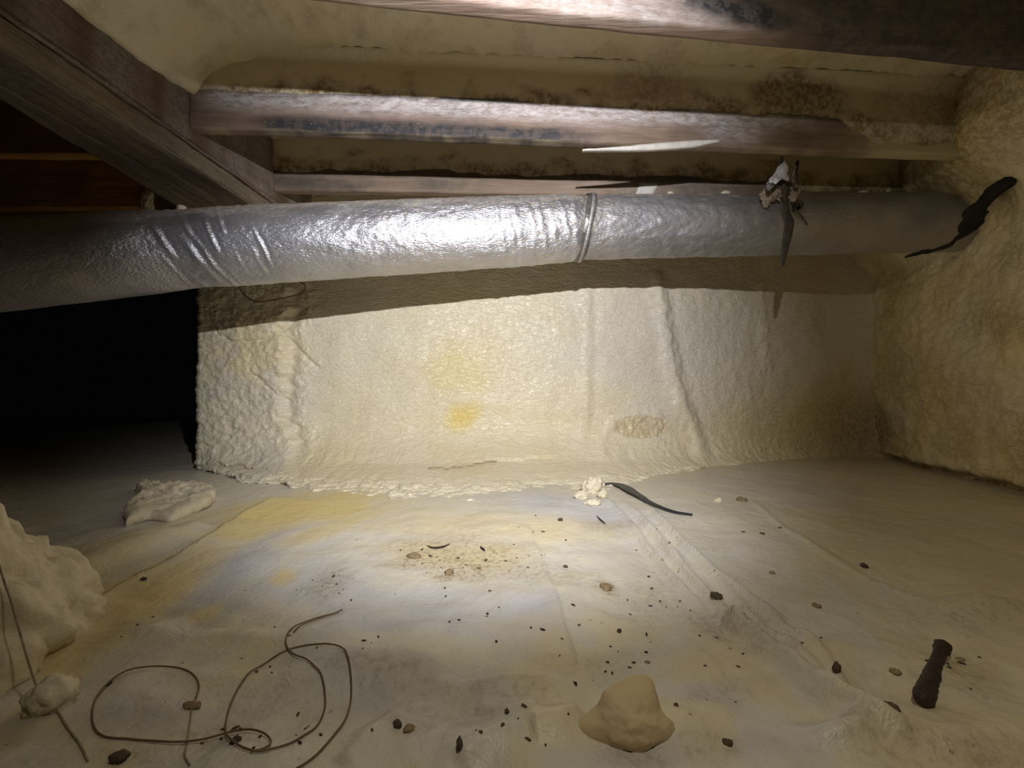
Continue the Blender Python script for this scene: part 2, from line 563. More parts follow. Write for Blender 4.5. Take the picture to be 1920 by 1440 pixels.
def build_floor():
    Y = np.concatenate([np.linspace(-1.6, 0.2, 10)[:-1], np.geomspace(0.2, 3.0, 340), np.linspace(3.05, 6.5, 24)])
    t = np.concatenate([-np.geomspace(4.0, 1.12, 14)[:-1], np.linspace(-1.12, 1.12, 430), np.geomspace(1.12, 3.0, 12)[1:]])
    sc = np.where(Y > 0.2, Y * 1.2 + 0.05, 0.29 + 0 * Y)
    sc = np.maximum(sc, 0.29)
    X = t[None, :] * sc[:, None]
    YY = np.repeat(Y[:, None], len(t), 1)
    lim = np.where(X > 2.4, 2.4, X)
    X = lim
    Z = floor_h(X, YY)
    Ys = np.maximum(YY, 0.2)
    px, py = CX + FPX * X / Ys, HY + FPX * HC / Ys
    wv = 0.30 * fbm(X * 9, YY * 9, 4.4, 4)
    wf = 0.35 * fbm(X * 24, YY * 24, 9.1, 3)
    over = np.full(X.shape, 0.72) + 0.45 * fbm(X * 5, YY * 5, 1.2, 3) + 0.25 * fbm(X * 30, YY * 30, 6.2, 4)
    over = np.maximum(over, ss(1010, 940, py + 40 * wv) * ss(1330, 1180, px + 60 * wv) * ss(280, 420, px))
    # bare, clean sheet between the overspray; near patches also paint in grey shade
    for b_ in [(760, 1135, 250, 62, 6), (1010, 1160, 90, 40, 10), (470, 1062, 60, 30, -20), (400, 1110, 70, 22, -25), (1080, 955, 150, 22, 8), (560, 1180, 190, 60, 8),
               (800, 1310, 260, 55, 12), (270, 1340, 90, 45, -20), (1330, 1300, 90, 26, -10), (1460, 920, 160, 30, 6), (1250, 1420, 300, 35, -5), (1560, 1370, 90, 30, 5)]:
        over = over * (1 - 0.95 * blob(px, py, *b_[:4], b_[4], 0.5, wv))
    for b_ in [(800, 1220, 200, 28, 4), (1180, 1180, 110, 70, 10), (860, 1060, 230, 40, 0), (400, 1230, 200, 60, -25), (220, 1085, 230, 60, -25), (150, 1230, 160, 70, -10)]:
        over = np.maximum(over, 0.95 * blob(px, py, *b_[:4], b_[4], 0.5, wv))
    yel = np.zeros(X.shape)
    for b_ in [(560, 960, 150, 30, -8, .85), (480, 985, 110, 24, -18, .7), (300, 1110, 150, 30, -32, .65), (640, 985, 120, 16, -20, .55), (870, 985, 230, 28, 2, .35),
               (530, 1085, 24, 13, -20, .6), (385, 1150, 40, 14, -30, .6), (180, 1190, 90, 40, -25, .45), (110, 1240, 50, 60, 0, .55), (860, 1035, 150, 25, 0, .35), (340, 985, 70, 25, -20, .3), (210, 1120, 200, 26, -28, .5), (180, 1060, 170, 30, -22, .3)]:
        yel = np.maximum(yel, b_[5] * blob(px, py, *b_[:4], b_[4], 0.6, wv))
    yel = np.maximum(yel, 0.28 * ss(0.75, 0.5, YY) * ss(-0.3, 0.4, fbm(X * 7, YY * 7, 3.3, 3)))
    yel = np.maximum(yel, 0.25 * ss(0.35, 0.8, X))
    dirt = np.zeros(X.shape)  # real dirt, plus grey shade zones painted on the near sheet
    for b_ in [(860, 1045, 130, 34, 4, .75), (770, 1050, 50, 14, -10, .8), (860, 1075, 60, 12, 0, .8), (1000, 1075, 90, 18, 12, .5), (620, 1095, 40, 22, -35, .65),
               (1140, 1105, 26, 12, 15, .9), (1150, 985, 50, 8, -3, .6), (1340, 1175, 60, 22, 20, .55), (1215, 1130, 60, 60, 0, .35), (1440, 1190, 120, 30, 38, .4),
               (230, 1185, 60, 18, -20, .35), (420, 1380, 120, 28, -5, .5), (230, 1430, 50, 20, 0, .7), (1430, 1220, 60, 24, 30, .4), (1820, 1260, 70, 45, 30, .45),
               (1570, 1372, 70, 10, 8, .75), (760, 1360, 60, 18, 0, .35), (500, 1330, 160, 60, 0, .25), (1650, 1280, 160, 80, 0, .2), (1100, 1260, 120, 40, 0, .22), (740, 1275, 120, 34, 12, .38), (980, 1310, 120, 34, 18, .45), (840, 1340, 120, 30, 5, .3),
               (280, 1345, 90, 36, -15, .3), (1360, 1300, 110, 22, -8, .3), (1300, 1420, 160, 24, -8, .4), (1820, 1150, 150, 30, 0, .4), (1760, 1420, 200, 30, 5, .4), (1700, 1010, 250, 60, 20, .2)]:  # mostly soft shade bands of the billows, painted into the colour
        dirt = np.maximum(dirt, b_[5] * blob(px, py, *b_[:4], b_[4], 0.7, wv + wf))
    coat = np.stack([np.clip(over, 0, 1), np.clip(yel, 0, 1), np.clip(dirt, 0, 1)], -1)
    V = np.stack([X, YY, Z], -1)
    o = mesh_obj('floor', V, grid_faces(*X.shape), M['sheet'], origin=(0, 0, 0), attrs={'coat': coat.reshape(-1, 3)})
    tag(o, 'pale plastic vapour barrier sheeting with folds and foam overspray', 'floor', kind='structure')


build_floor()
ZF = lambda x, y: float(floor_h(np.array([x]), np.array([y]))[0])

# ------------------------------------------------------------------ the foamed walls
CEIL = HC + 1.03
ZJ = HC + 0.80


def build_back_wall():
    plan, u = resample([(-1.34, 2.75), (-1.35, 2.3), (-1.37, 1.95), (-1.345, 1.90), (-1.0, 1.90), (-0.3, 1.92), (0.4, 1.97), (0.9, 2.09), (1.45, 2.25), (1.80, 2.33), (2.02, 2.30), (2.1, 2.2)], 2200)
    # keep more columns on the visible face
    keep = np.unique(np.concatenate([np.arange(0, 340, 6), np.arange(340, 2200, 2)]))
    plan = plan[keep]
    t = np.gradient(plan, axis=0); t /= np.linalg.norm(t, axis=1)[:, None]
    nrm = np.stack([t[:, 1], -t[:, 0]], 1)           # towards the crawl space
    z = np.concatenate([np.linspace(-0.012, 0.03, 70)[:-1], np.linspace(0.03, CEIL + 0.02, 330)])
    X0 = np.repeat(plan[:, 0][:, None], len(z), 1); Y0 = np.repeat(plan[:, 1][:, None], len(z), 1)
    Z = np.repeat(z[None, :], len(plan), 0)
    u1 = X0 * 1.0 + Y0 * 0.3
    # foam creeps out over the sheet at the foot of the wall: a cove and a thin skirt
    reach = np.interp(X0, [-1.37, -1.2, -0.9, -0.5, -0.1, 0.1, 0.35, 0.6, 0.9, 1.3], [0.02, 0.14, 0.36, 0.50, 0.52, 0.47, 0.40, 0.24, 0.14, 0.05])
    reach = reach * (1 + 0.22 * fbm(u1 * 5, 0.2, 3.3, 4)) * np.where(Y0 > 1.96, np.where(X0 < 0, 0.05, 1), 1)
    cove = np.minimum(0.24, reach * 0.6)
    D0 = cove * np.clip(1 - np.maximum(Z, 0) / 0.26, 0, 1) ** 3.2 + (reach - cove) * np.clip(1 - (Z + 0.004) / 0.050, 0, 1) ** 1.5
    X0 = X0 + nrm[:, 0][:, None] * D0
    Y0 = Y0 + nrm[:, 1][:, None] * D0
    px, py = CX + FPX * X0 / Y0, HY - FPX * (Z - HC) / Y0
    foot = ss(0.0, 0.03, Z)
    D = 0.008 * fbm(u1 * 4, Z * 4, 1.1, 3) * foot
    # small worm-like ripples, varied over the face
    rip = foot * fbm(u1 * 16 + 0.8 * pn(u1 * 9, Z * 9, 3), Z * 34, 2.2, 2, 0.6)
    D += 0.0014 * rip * (0.35 + 0.9 * ss(-0.2, 0.5, fbm(u1 * 2.2, Z * 2.2, 5.0, 2)))
    blobs = np.where(Z < 0.036, fbm(X0 * 26, Y0 * 26, 7.0, 3, 0.6), 1.0) * (1 - foot) + fbm(u1 * 32, Z * 32, 7.0, 3, 0.6) * foot
    # rough pier at the left end
    edge = 550 + 26 * fbm(Z * 8, 0.5, 2.2, 4)
    pier = 1 - ss(-16, 10, px - edge)
    D += pier * (0.018 + 0.0045 * blobs + 0.004 * (1 - np.abs(fbm(u1 * 14 + Z * 5, Z * 16, 4.0, 3)) * 2))
    D -= 0.009 * gauss(px - edge - 4, 12)
    D += 0.006 * gauss(px - edge - 26, 16) * (1 + blobs)
    wxp, wyp = 5 * pn(u1 * 22, Z * 22, 1), 5 * pn(u1 * 22, Z * 22, 9)

    def ridge(pts, a, w):
        d, s, tt = polydist(px + wxp, py + wyp, pts)
        return a * gauss(d, w) * ss(0, .06, tt) * ss(0, .06, 1 - tt)

    def lip(pts, a, w=5, body=40):
        """A torn foam edge: a sharp groove with a rolled lip on the upper side."""
        d, s, tt = polydist(px + wxp, py + wyp, pts)
        m = ss(0, .08, tt) * ss(0, .08, 1 - tt)
        return m * (-a * gauss(d, w) + 0.9 * a * np.where(s > 0, ss(0, 4, d) * np.exp(-d / body), 0))
    bead = [(1226, 500), (1236, 560), (1248, 640), (1262, 705), (1276, 755), (1298, 800), (1312, 850), (1318, 900)]
    D += ridge(bead, 0.020, 15) - ridge([(x + 24, y) for x, y in bead], 0.007, 14)
    D += ridge([(1100, 530), (1102, 640), (1098, 760), (1088, 860)], 0.005, 10) - ridge([(1116, 530), (1116, 700), (1112, 800)], 0.003, 8)
    D += ridge([(1425, 520), (1430, 620), (1437, 700)], 0.008, 10)
    D += ridge([(1130, 900), (1128, 830), (1150, 785), (1250, 778)], 0.008, 9)
    D += ridge([(905, 560), (930, 620), (960, 700)], 0.003, 22)
    D += ridge([(700, 760), (860, 745), (1000, 770), (1090, 775)], 0.004, 10)
    D += lip([(806, 880), (860, 878), (905, 868), (960, 864), (1060, 853)], 0.013, 4, 22)
    D += lip([(392, 868), (450, 873), (500, 880), (548, 892)], 0.010, 4, 25)
    D += lip([(405, 606), (412, 625), (440, 640), (490, 641), (520, 628)], 0.009, 4, 22)
    D += lip([(520, 610), (545, 640), (575, 672), (600, 690)], 0.007, 4, 18)
    D += lip([(470, 690), (505, 725), (545, 757)], 0.006, 4, 18)
    D += lip([(430, 892), (485, 908), (540, 903), (560, 912)], 0.008, 4, 20)
    D += lip([(640, 914), (690, 913), (745, 916), (768, 935)], 0.008, 4, 20)
    D += 0.004 * blobs * blob(px, py, 640, 890, 190, 45)
    D += 0.005 * blobs * blob(px, py, 960, 640, 110, 90) * 0.5
    pat = blob(px, py, 1203, 800, 52, 22, 0, 0.12)
    D += pat * (-0.003 + 0.006 * fbm(u1 * 40, Z * 40, 3.0, 2))
    D += 0.0025 * fbm(u1 * 24, Z * 16, 6.0, 3) * blob(px, py, 1370, 640, 110, 160)
    D += 0.005 * ss(0.2, 0.0, Z) * blobs * ss(560, 700, px)
    Z = Z + (1 - foot) * (np.clip(D, -0.02, 0.03) * 0.6 + 0.005 * blobs + 0.006 * fbm(X0 * 9, Y0 * 14, 2.0, 3))
    D = D * (0.15 + 0.85 * foot)
    X = X0 + nrm[:, 0][:, None] * D
    Y = Y0 + nrm[:, 1][:, None] * D
    # top edge keeps clear of nothing; stains
    wv = 0.30 * fbm(u1 * 7, Z * 7, 2.0, 4)
    yel = np.maximum.reduce([0.78 * blob(px, py, 868, 783, 40, 30, -35, .5, wv), 0.42 * blob(px, py, 865, 690, 62, 55, 0, .8, wv),
                             0.18 * blob(px, py, 960, 800, 260, 90, 0, .8, wv), 0.42 * blob(px, py, 1500, 790, 190, 85, 0, .9, wv), 0.35 * pat,
                             0.25 * blob(px, py, 470, 655, 90, 60, 0, .8, wv), 0.20 * blob(px, py, 640, 860, 120, 60, 0, .8, wv)])
    dirt = np.maximum.reduce([0.35 * pat, 0.55 * blob(px, py, 1600, 800, 90, 70, 0, .9, wv), 0.30 * blob(px, py, 1480, 800, 150, 60, 0, .9, wv)])
    crack, _, _ = polydist(px + wxp, py + wyp, [(806, 880), (860, 878), (905, 868), (930, 866)])
    dirt = np.maximum(dirt, 0.9 * gauss(crack, 2.4))
    crk2, _, _ = polydist(px + wxp, py + wyp, [(392, 868), (450, 873), (500, 880)])
    dirt = np.maximum(dirt, 0.6 * gauss(crk2, 2.2))
    grey = np.maximum(0.5 * pier * ss(-.1, .35, fbm(u1 * 5, Z * 5, 8.0, 3)), 0.8 * blob(px, py, 1280, 640, 190, 130, 0, .8, wv))
    coat = np.stack([grey, yel, dirt], -1)
    V = np.stack([X, Y, Z], -1)
    o = mesh_obj('wall_back', V, grid_faces(*X.shape), M['foam_wall'], origin=(0, 0, 0), attrs={'coat': coat.reshape(-1, 3)})
    tag(o, 'foundation wall coated in cream spray foam', 'wall', kind='structure')


build_back_wall()


def build_right_wall():
    plan, _ = resample([(2.0, 2.42), (1.93, 2.2), (1.80, 1.85), (1.70, 1.5), (1.60, 1.2), (1.52, 0.9), (1.45, 0.5), (1.4, -0.4)], 460)
    t = np.gradient(plan, axis=0); t /= np.linalg.norm(t, axis=1)[:, None]
    nrm = np.stack([t[:, 1], -t[:, 0]], 1)
    z = np.linspace(-0.03, CEIL + 0.02, 240)
    X0 = np.repeat(plan[:, 0][:, None], len(z), 1); Y0 = np.repeat(plan[:, 1][:, None], len(z), 1)
    Z = np.repeat(z[None, :], len(plan), 0)
    D = 0.020 * fbm(Y0 * 4, Z * 4, 1.1, 3) + 0.010 * fbm(Y0 * 15, Z * 15, 3.1, 3) + 0.004 * fbm(Y0 * 40, Z * 40, 5.1, 2)
    D += 0.20 * ss(0.92, 1.20, Z + 0.05 * fbm(Y0 * 4, 3.0, 1.0, 2))      # thick foam over the rim
    gap = ss(0.035, 0.012, Z + 0.010 * fbm(Y0 * 9, 1.0, 2.0, 3)) * ss(2.4, 2.15, Y0)
    D -= 0.045 * gap
    X = X0 + nrm[:, 0][:, None] * D
    Y = Y0 + nrm[:, 1][:, None] * D
    wv = 0.35 * fbm(Y0 * 6, Z * 6, 2.0, 4)
    px, py = CX + FPX * X0 / np.maximum(Y0, .2), HY - FPX * (Z - HC) / np.maximum(Y0, .2)
    dirt = np.maximum.reduce([0.9 * gap, 0.8 * blob(px, py, 1630, 805, 55, 42, 20, .8, wv), 0.5 * blob(px, py, 1870, 600, 60, 40, 0, .9, wv),  # gap term paints the shade of the foot recess; blobs are dirt
                              0.75 * blob(px, py, 1800, 890, 110, 10, 14, .8, wv), 0.35 * blob(px, py, 1760, 720, 120, 60, 20, .9, wv),
                              0.55 * blob(px, py, 1840, 350, 90, 60, 0, .8, wv), 0.35 * ss(-.05, .45, fbm(Y0 * 3.5, Z * 3.5, 9.0, 4)),
                              0.65 * ss(0.98, 1.15, Z + 0.08 * wv)])  # rim bulge darkened in colour to hold back the fill light
    yel = 0.30 + 0.3 * fbm(Y0 * 3, Z * 3, 6.0, 3)
    coat = np.stack([0 * yel, np.clip(yel, 0, .7), dirt], -1)
    o = mesh_obj('wall_right', np.stack([X, Y, Z], -1), grid_faces(*X.shape), M['foam_wall'], origin=(0, 0, 0), attrs={'coat': coat.reshape(-1, 3)})
    tag(o, 'side wall coated in dirty yellow spray foam', 'wall', kind='structure')


build_right_wall()

# ------------------------------------------------------------------ joists, beam, ceiling
BEAM_R = lambda y: -0.962 + 0.096 * (y - 1.2)      # right face of the beam
J = [dict(y=lambda x: 0.872 + 0.110 * x, foam=0.16, name='nearest'),
     dict(y=lambda x: 1.318 + 0.060 * x, foam=0.098, name='middle'),
     dict(y=lambda x: 1.675 + 0.035 * x, foam=0.058, name='far')]


def build_ceiling():
    x = np.linspace(-1.15, 1.85, 300); y = np.linspace(-0.6, 2.4, 300)
    X, Y = np.meshgrid(x, y, indexing='ij')
    Z = CEIL + 0.006 * fbm(X * 5, Y * 5, 1.0, 3) + 0.006 * fbm(X * 26, Y * 22, 4.0, 3)
    for j in J:
        d = np.abs(Y - j['y'](X) - 0.02)
        Z -= 0.006 * np.exp(-(d / 0.05) ** 2)
    Z -= 0.16 * np.exp(-np.maximum(X - BEAM_R(Y) - 0.02, 0) / 0.09) * ss(1.9, 1.0, Y)
    dirt = 0.25 * ss(0.0, 0.5, fbm(X * 12, Y * 12, 5.0, 4))
    yel = 0.12 + 0.15 * fbm(X * 4, Y * 4, 2.0, 2)
    o = mesh_obj('ceiling', np.stack([X, Y, Z], -1), grid_faces(*X.shape), M['foam'], origin=(0, 0, 0),
                 attrs={'coat': np.stack([0 * X, np.clip(yel, 0, 1), dirt], -1).reshape(-1, 3)})
    tag(o, 'spray foam on the underside of the floor between joists', 'ceiling', kind='structure')
    # bare boards over the dark bay left of the beam
    V, f = [], []
    for k in range(9):
        y0, y1 = 0.2 + k * 0.32, 0.2 + k * 0.32 + 0.315
        b0 = len(V)
        for xx in (-4.0, -1.15):
            for yy in (y0, y1):
                for zz in (CEIL, CEIL + 0.02): V.append((xx, yy, zz))
        f += [tuple(b0 + q for q in Q) for Q in ((0, 1, 3, 2), (4, 6, 7, 5), (0, 4, 5, 1), (2, 3, 7, 6), (0, 2, 6, 4), (1, 5, 7, 3))]
    o = mesh_obj('ceiling', V, f, M['bare'], origin=(0, 0, 0), smooth=False)
    tag(o, 'bare subfloor boards over the dark bay left of the beam', 'ceiling', kind='structure')


build_ceiling()


def box_loop(w, h, c=0.004, nw=5, nh=30):
    """Closed rectangle section (w across, h up from 0) with eased corners, counter-clockwise from the lower near corner."""
    a = [(c + (w - 2 * c) * t, 0) for t in np.linspace(0, 1, nw)]
    b = [(w, c + (h - 2 * c) * t) for t in np.linspace(0, 1, nh)]
    d = [(w - c - (w - 2 * c) * t, h) for t in np.linspace(0, 1, nw)]
    e = [(0, h - c - (h - 2 * c) * t) for t in np.linspace(0, 1, nh)]
    return np.array(a + b + d + e)


def build_joist(j, x0, x1, label, seed, W=0.040, H=0.225, mat='joist', masks=None, foam=True):
    n = int((x1 - x0) / 0.008)
    xs = np.linspace(x0, x1, n)
    sec = box_loop(W, H)
    X = np.repeat(xs[:, None], len(sec), 1)
    Yn = j['y'](X)
    cy, cz = sec[None, :, 0], sec[None, :, 1]
    wob = 0.003 * fbm(X * 6, cy * 30 + seed, cz * 20, 2)
    Y = Yn + cy + wob + 0.004 * pn(X * 1.5, seed, 0.0)
    Z = ZJ + cz + 0.002 * pn(X * 8, cy * 40, seed) + 0.003 * pn(X * 1.3, seed, 3.0)
    px, py = CX + FPX * X / Y, HY - FPX * (Z - HC) / Y
    wv = 0.35 * fbm(X * 12, cz * 30, seed, 4)
    fro, mold, fo = masks(px, py, X, cz + 0 * X, wv) if masks else (0 * X, 0 * X, 0 * X)
    r = empty('floor_joist', ((x0 + x1) / 2, float(j['y']((x0 + x1) / 2)) + W / 2, ZJ))
    tag(r, label, 'joist', 'floor joists')
    sweep('timber', np.stack([X, Y, Z], -1), M[mat], parent=r, attrs={'coat': np.stack([fro, mold, fo], -1).reshape(-1, 3)})
    if foam:
        zz = np.linspace(0, 1, 46)
        xs2 = np.linspace(x0 + 0.01, x1 - 0.01, n // 2)
        XX = np.repeat(xs2[:, None], len(zz), 1)
        low = j['foam'] + 0.007 * fbm(XX * 7, 0.3, seed, 4)
        if j['name'] != 'nearest': low = low - (j['foam'] - 0.004) * ss(1.02, 1.20, XX + 0.05 * fbm(XX * 9, 1.3, seed, 3))      # foam swallows the joist end
        ZZ = low + (H + 0.004 - low) * zz[None, :]
        th = 0.010 * ss(0, 0.30, zz)[None, :] * (1 + 0.3 * fbm(XX * 9, ZZ * 12, seed + 3, 3)) + 0.030 * ss(.75, 1, zz)[None, :] ** 2
        YY = j['y'](XX) + 0.002 - th + 0.001
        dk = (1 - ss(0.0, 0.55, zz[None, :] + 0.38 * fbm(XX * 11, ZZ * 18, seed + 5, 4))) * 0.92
        if j['name'] == 'middle':
            p2, q2 = CX + FPX * XX / YY, HY - FPX * (ZJ + ZZ - HC) / YY
            w2 = 0.3 * fbm(XX * 12, ZZ * 14, 4.0, 4)
            dk = np.maximum(dk, np.maximum.reduce([0.85 * blob(p2, q2, 1500, 185, 85, 48, 8, .25, w2), 0.6 * blob(p2, q2, 1215, 170, 70, 40, 0, .8, w2),
                                                   0.55 * blob(p2, q2, 1780, 230, 160, 70, 0, .8, w2)]))
        coat = np.stack([0 * XX, 0.12 + 0 * XX, dk], -1)
        V = np.stack([XX, YY, ZJ + ZZ], -1)
        mesh_obj('foam_coating', V, grid_faces(*XX.shape), M['foam'], parent=r, attrs={'coat': coat.reshape(-1, 3)})
    return r


def m_near(px, py, X, cz, wv):
    fro = 0.55 * blob(px, py, 1200, 10, 300, 30, 5, .6, wv)
    mold = np.maximum.reduce([0.95 * blob(px, py, 1400, 22, 110, 26, 12, .5, wv), 0.75 * ss(1430, 1560, px + 60 * wv)])  # mould, and the unlit right end darkened in the colour too
    return fro, mold, 0.12 * ss(900, 700, px) + 0 * px


def m_mid(px, py, X, cz, wv):
    fro = np.maximum.reduce([1.0 * ss(0.035, 0.090, cz + 0.025 * wv) * ss(340, 420, px), 0.8 * blob(px, py, 1380, 235, 60, 30, 0, .5, wv)])
    fro = fro * ss(1600, 1400, px)
    top = 226 + 0.042 * (px - 700)
    mold = 0.95 * ss(-10, 8, py - top + 16 * wv) * ss(440, 520, px) * ss(1190, 1010, px + 60 * wv)
    mold = mold * ss(-0.001, 0.006, cz + 0.0 * px + 0.004)
    mold = np.maximum(mold, 0.8 * ss(0.098, 0.118, cz + 0.012 * wv))
    und = 0.25 * (cz < 0.002) * ss(-.1, .2, wv)
    fo = np.maximum(und, 0.75 * ss(1.05, 1.25, X + 0.2 * wv))
    return fro, mold, fo


def m_far(px, py, X, cz, wv):
    mold = np.maximum.reduce([0.75 * blob(px, py, 590, 345, 110, 13, 3, .6, wv), 0.55 * blob(px, py, 820, 345, 60, 10, 3, .6, wv), 0.4 * blob(px, py, 1320, 355, 90, 10, 2, .6, wv),
                              0.8 * ss(0.045, 0.065, cz + 0.01 * wv)])
    return 0.25 * blob(px, py, 1260, 350, 160, 14, 0, .6, wv), mold, 0.08 + 0 * px


j1 = build_joist(J[0], -0.955, 1.50, 'nearest floor joist, its lower edge just at the top of the photo', 1.0, masks=m_near)
j2 = build_joist(J[1], -0.955, 1.66, 'middle floor joist with whitish bloom and black mould along its lower edge', 2.0, masks=m_mid)
j3 = build_joist(J[2], -0.930, 1.72, 'far thin-looking brown joist directly above the foil duct', 3.0, masks=m_far)
JL = [dict(y=lambda x: 1.40 + 0 * x, foam=.2, name='l'), dict(y=lambda x: 1.80 + 0 * x, foam=.2, name='l'), dict(y=lambda x: 2.25 + 0 * x, foam=.2, name='l')]
build_joist(JL[0], -3.4, -1.20, 'dark joist left of the beam, nearer one', 4.0, mat='bare', foam=False)
build_joist(JL[1], -3.4, -1.57, 'orange brown joist left of the beam just above the duct', 5.0, mat='bare', foam=False)


# white smears of foam stuck to the joists
def smear(parent, j, pts_top, pts_bot, seed):
    """A thin foam smear on the near face of a joist, between an upper and a lower pixel edge."""
    n = 40
    top, _ = resample(np.array([(x, y) for x, y in pts_top], float), n)
    bot, _ = resample(np.array([(x, y) for x, y in pts_bot], float), n)
    rings = []
    k = 9
    for i in range(n):
        row = []
        for s in range(k):
            t = s / (k - 1)
            px = top[i, 0] * (1 - t) + bot[i, 0] * t; py = top[i, 1] * (1 - t) + bot[i, 1] * t
            Y = 1.3
            for _ in range(4): Y = float(j['y']((px - CX) / FPX * Y))
            p = P(px, py, Y)
            th = 0.004 * math.sin(math.pi * t) * min(1, i / 6, (n - 1 - i) / 6) + 0.001 + 0.002 * float(pn(p[0] * 40, p[2] * 40, seed))
            p[1] -= th
            row.append(p)
        back = [q + np.array([0, 0.012, 0]) for q in row[::-1]]
        rings.append(row + back)
    return sweep('foam_smear', np.array(rings), M['bloom'], parent=parent)


smear(j2, J[1], [(1092, 280), (1150, 276), (1215, 270), (1290, 264), (1350, 262)], [(1092, 282), (1150, 282), (1215, 281), (1290, 276), (1350, 266)], 1.0)
smear(j3, J[2], [(1200, 343), (1215, 344), (1236, 344)], [(1192, 364), (1210, 364), (1224, 364)], 2.0)


def build_beam():
    ZB = HC + 0.70
    yy = np.linspace(-0.2, 2.05, 260)
    r = empty('support_beam', (-1.08, 1.0, ZB))
    tag(r, 'heavy dark brown timber beam running away at upper left', 'beam')

    def plank(name, xr, xl, z0, z1, mat, seed, masks=None, c=0.005):
        sec = box_loop(1.0, z1 - z0, 0, 14, 22)
        Y = np.repeat(yy[:, None], len(sec), 1)
        s, cz = sec[None, :, 0], sec[None, :, 1] + 0 * Y
        X = xr(Y) + (xl(Y) - xr(Y)) * s
        X = X + 0.004 * fbm(Y * 5, cz * 20, seed, 3) + 0.002 * pn(Y * 30, cz * 30, seed)
        Z = z0 + cz + 0.004 * fbm(Y * 4, s * 6, seed + 2, 3) + 0.0015 * pn(Y * 40, s * 20, seed)
        ed = np.minimum(s, 1 - s)
        Z = Z + np.where(cz < 0.001, 0.006 * np.exp(-ed / 0.03), 0)
        wv = 0.35 * fbm(Y * 8, s * 8, seed, 4)
        fro = np.clip(0.30 + wv, 0, 1) * 0.5
        mold = np.clip(0.7 * ss(0.0, .35, wv), 0, 1)
        fo = 0.10 * ss(-.1, .3, -wv)
        if masks is not None: fro, mold, fo = masks(Y, s, cz, wv)
        sweep(name, np.stack([X, Y, Z], -1), M[mat], parent=r, attrs={'coat': np.stack([fro, mold, fo], -1).reshape(-1, 3)})
    z2 = CEIL + 0.02
    plank('timber', lambda y: BEAM_R(y) - 0.030, lambda y: BEAM_R(y) - 0.17, ZB, z2, 'beam', 1.0)
    plank('timber', lambda y: BEAM_R(y) - 0.172, lambda y: -1.211 - 0.06 * (y - 1), ZB + 0.004, z2, 'beam', 4.0)
    # nailed-on ledger strip with a pale worn edge, and the face board above it
    plank('ledger_strip', lambda y: BEAM_R(y) - 0.008, lambda y: BEAM_R(y) - 0.032, ZB - 0.003, ZB + 0.05, 'beam', 7.0,
          lambda Y, s, cz, wv: (0.15 + 0 * Y, 0.1 + 0 * Y, 0.14 + 0.25 * wv))
    plank('face_board', lambda y: BEAM_R(y) + 0.004, lambda y: BEAM_R(y) - 0.030, ZB + 0.052, z2, 'beam', 9.0,
          lambda Y, s, cz, wv: (0.55 * ss(-.2, .3, wv), 0.25 * ss(0, .3, wv), 0.05 + 0 * Y))


build_beam()

# ------------------------------------------------------------------ the insulated duct
D_PTS = [(-2.3, 0.98, HC + 0.20, 0.122), (-1.44, 1.22, HC + 0.378, 0.124), (-1.018, 1.375, HC + 0.476, 0.1235), (-0.481, 1.48, HC + 0.5476, 0.1225),
         (0.0, 1.545, HC + 0.598, 0.1185), (0.235, 1.57, HC + 0.620, 0.1150), (0.60, 1.612, HC + 0.645, 0.1135), (1.01, 1.65, HC + 0.664, 0.112), (1.45, 1.66, HC + 0.676, 0.112), (1.95, 1.66, HC + 0.685, 0.112)]
DUCT, DU = resample(D_PTS, 1600)
DUCT_X = DUCT[:, 0]


def duct_at(x):
    return np.array([np.interp(x, DUCT_X, DUCT[:, k]) for k in range(4)])


def x_for_px(px):
    pxs = CX + FPX * DUCT[:, 0] / DUCT[:, 1]
    return float(np.interp(px, pxs, DUCT_X))


def duct_section(name, xa, xb, mat, parent, seed, fat, wrinkle, dirtf, ragged=0.0):
    i = np.where((DUCT_X >= xa) & (DUCT_X <= xb))[0]
    path = DUCT[i]
    t, a, b = frames(path[:, :3])
    m = 110
    th = np.linspace(0, 2 * np.pi, m, endpoint=False)
    TH = np.repeat(th[None, :], len(i), 0)
    XX = np.repeat(path[:, 0][:, None], m, 1)
    pxs = CX + FPX * XX / np.repeat(path[:, 1][:, None], m, 1)
    R = np.repeat(path[:, 3][:, None], m, 1) + fat
    cs, sn = np.cos(TH), np.sin(TH)
    R = R + 0.0025 * fbm(XX * 6, cs * 2 + seed, sn * 2, 3) + wrinkle(pxs, XX, TH, cs, sn)
    ring = path[:, None, :3] + R[..., None] * (cs[..., None] * a[:, None, :] + sn[..., None] * b[:, None, :])
    if ragged:
        ring[-1, :, 0] += ragged * pn(th * 3, 0.2, seed); ring[-2, :, 0] += ragged * 0.5 * pn(th * 3, 0.2, seed)
    coat = dirtf(pxs, XX, TH, cs, sn, ring)
    return sweep(name, ring, mat, parent=parent, attrs={'coat': coat.reshape(-1, 3)})


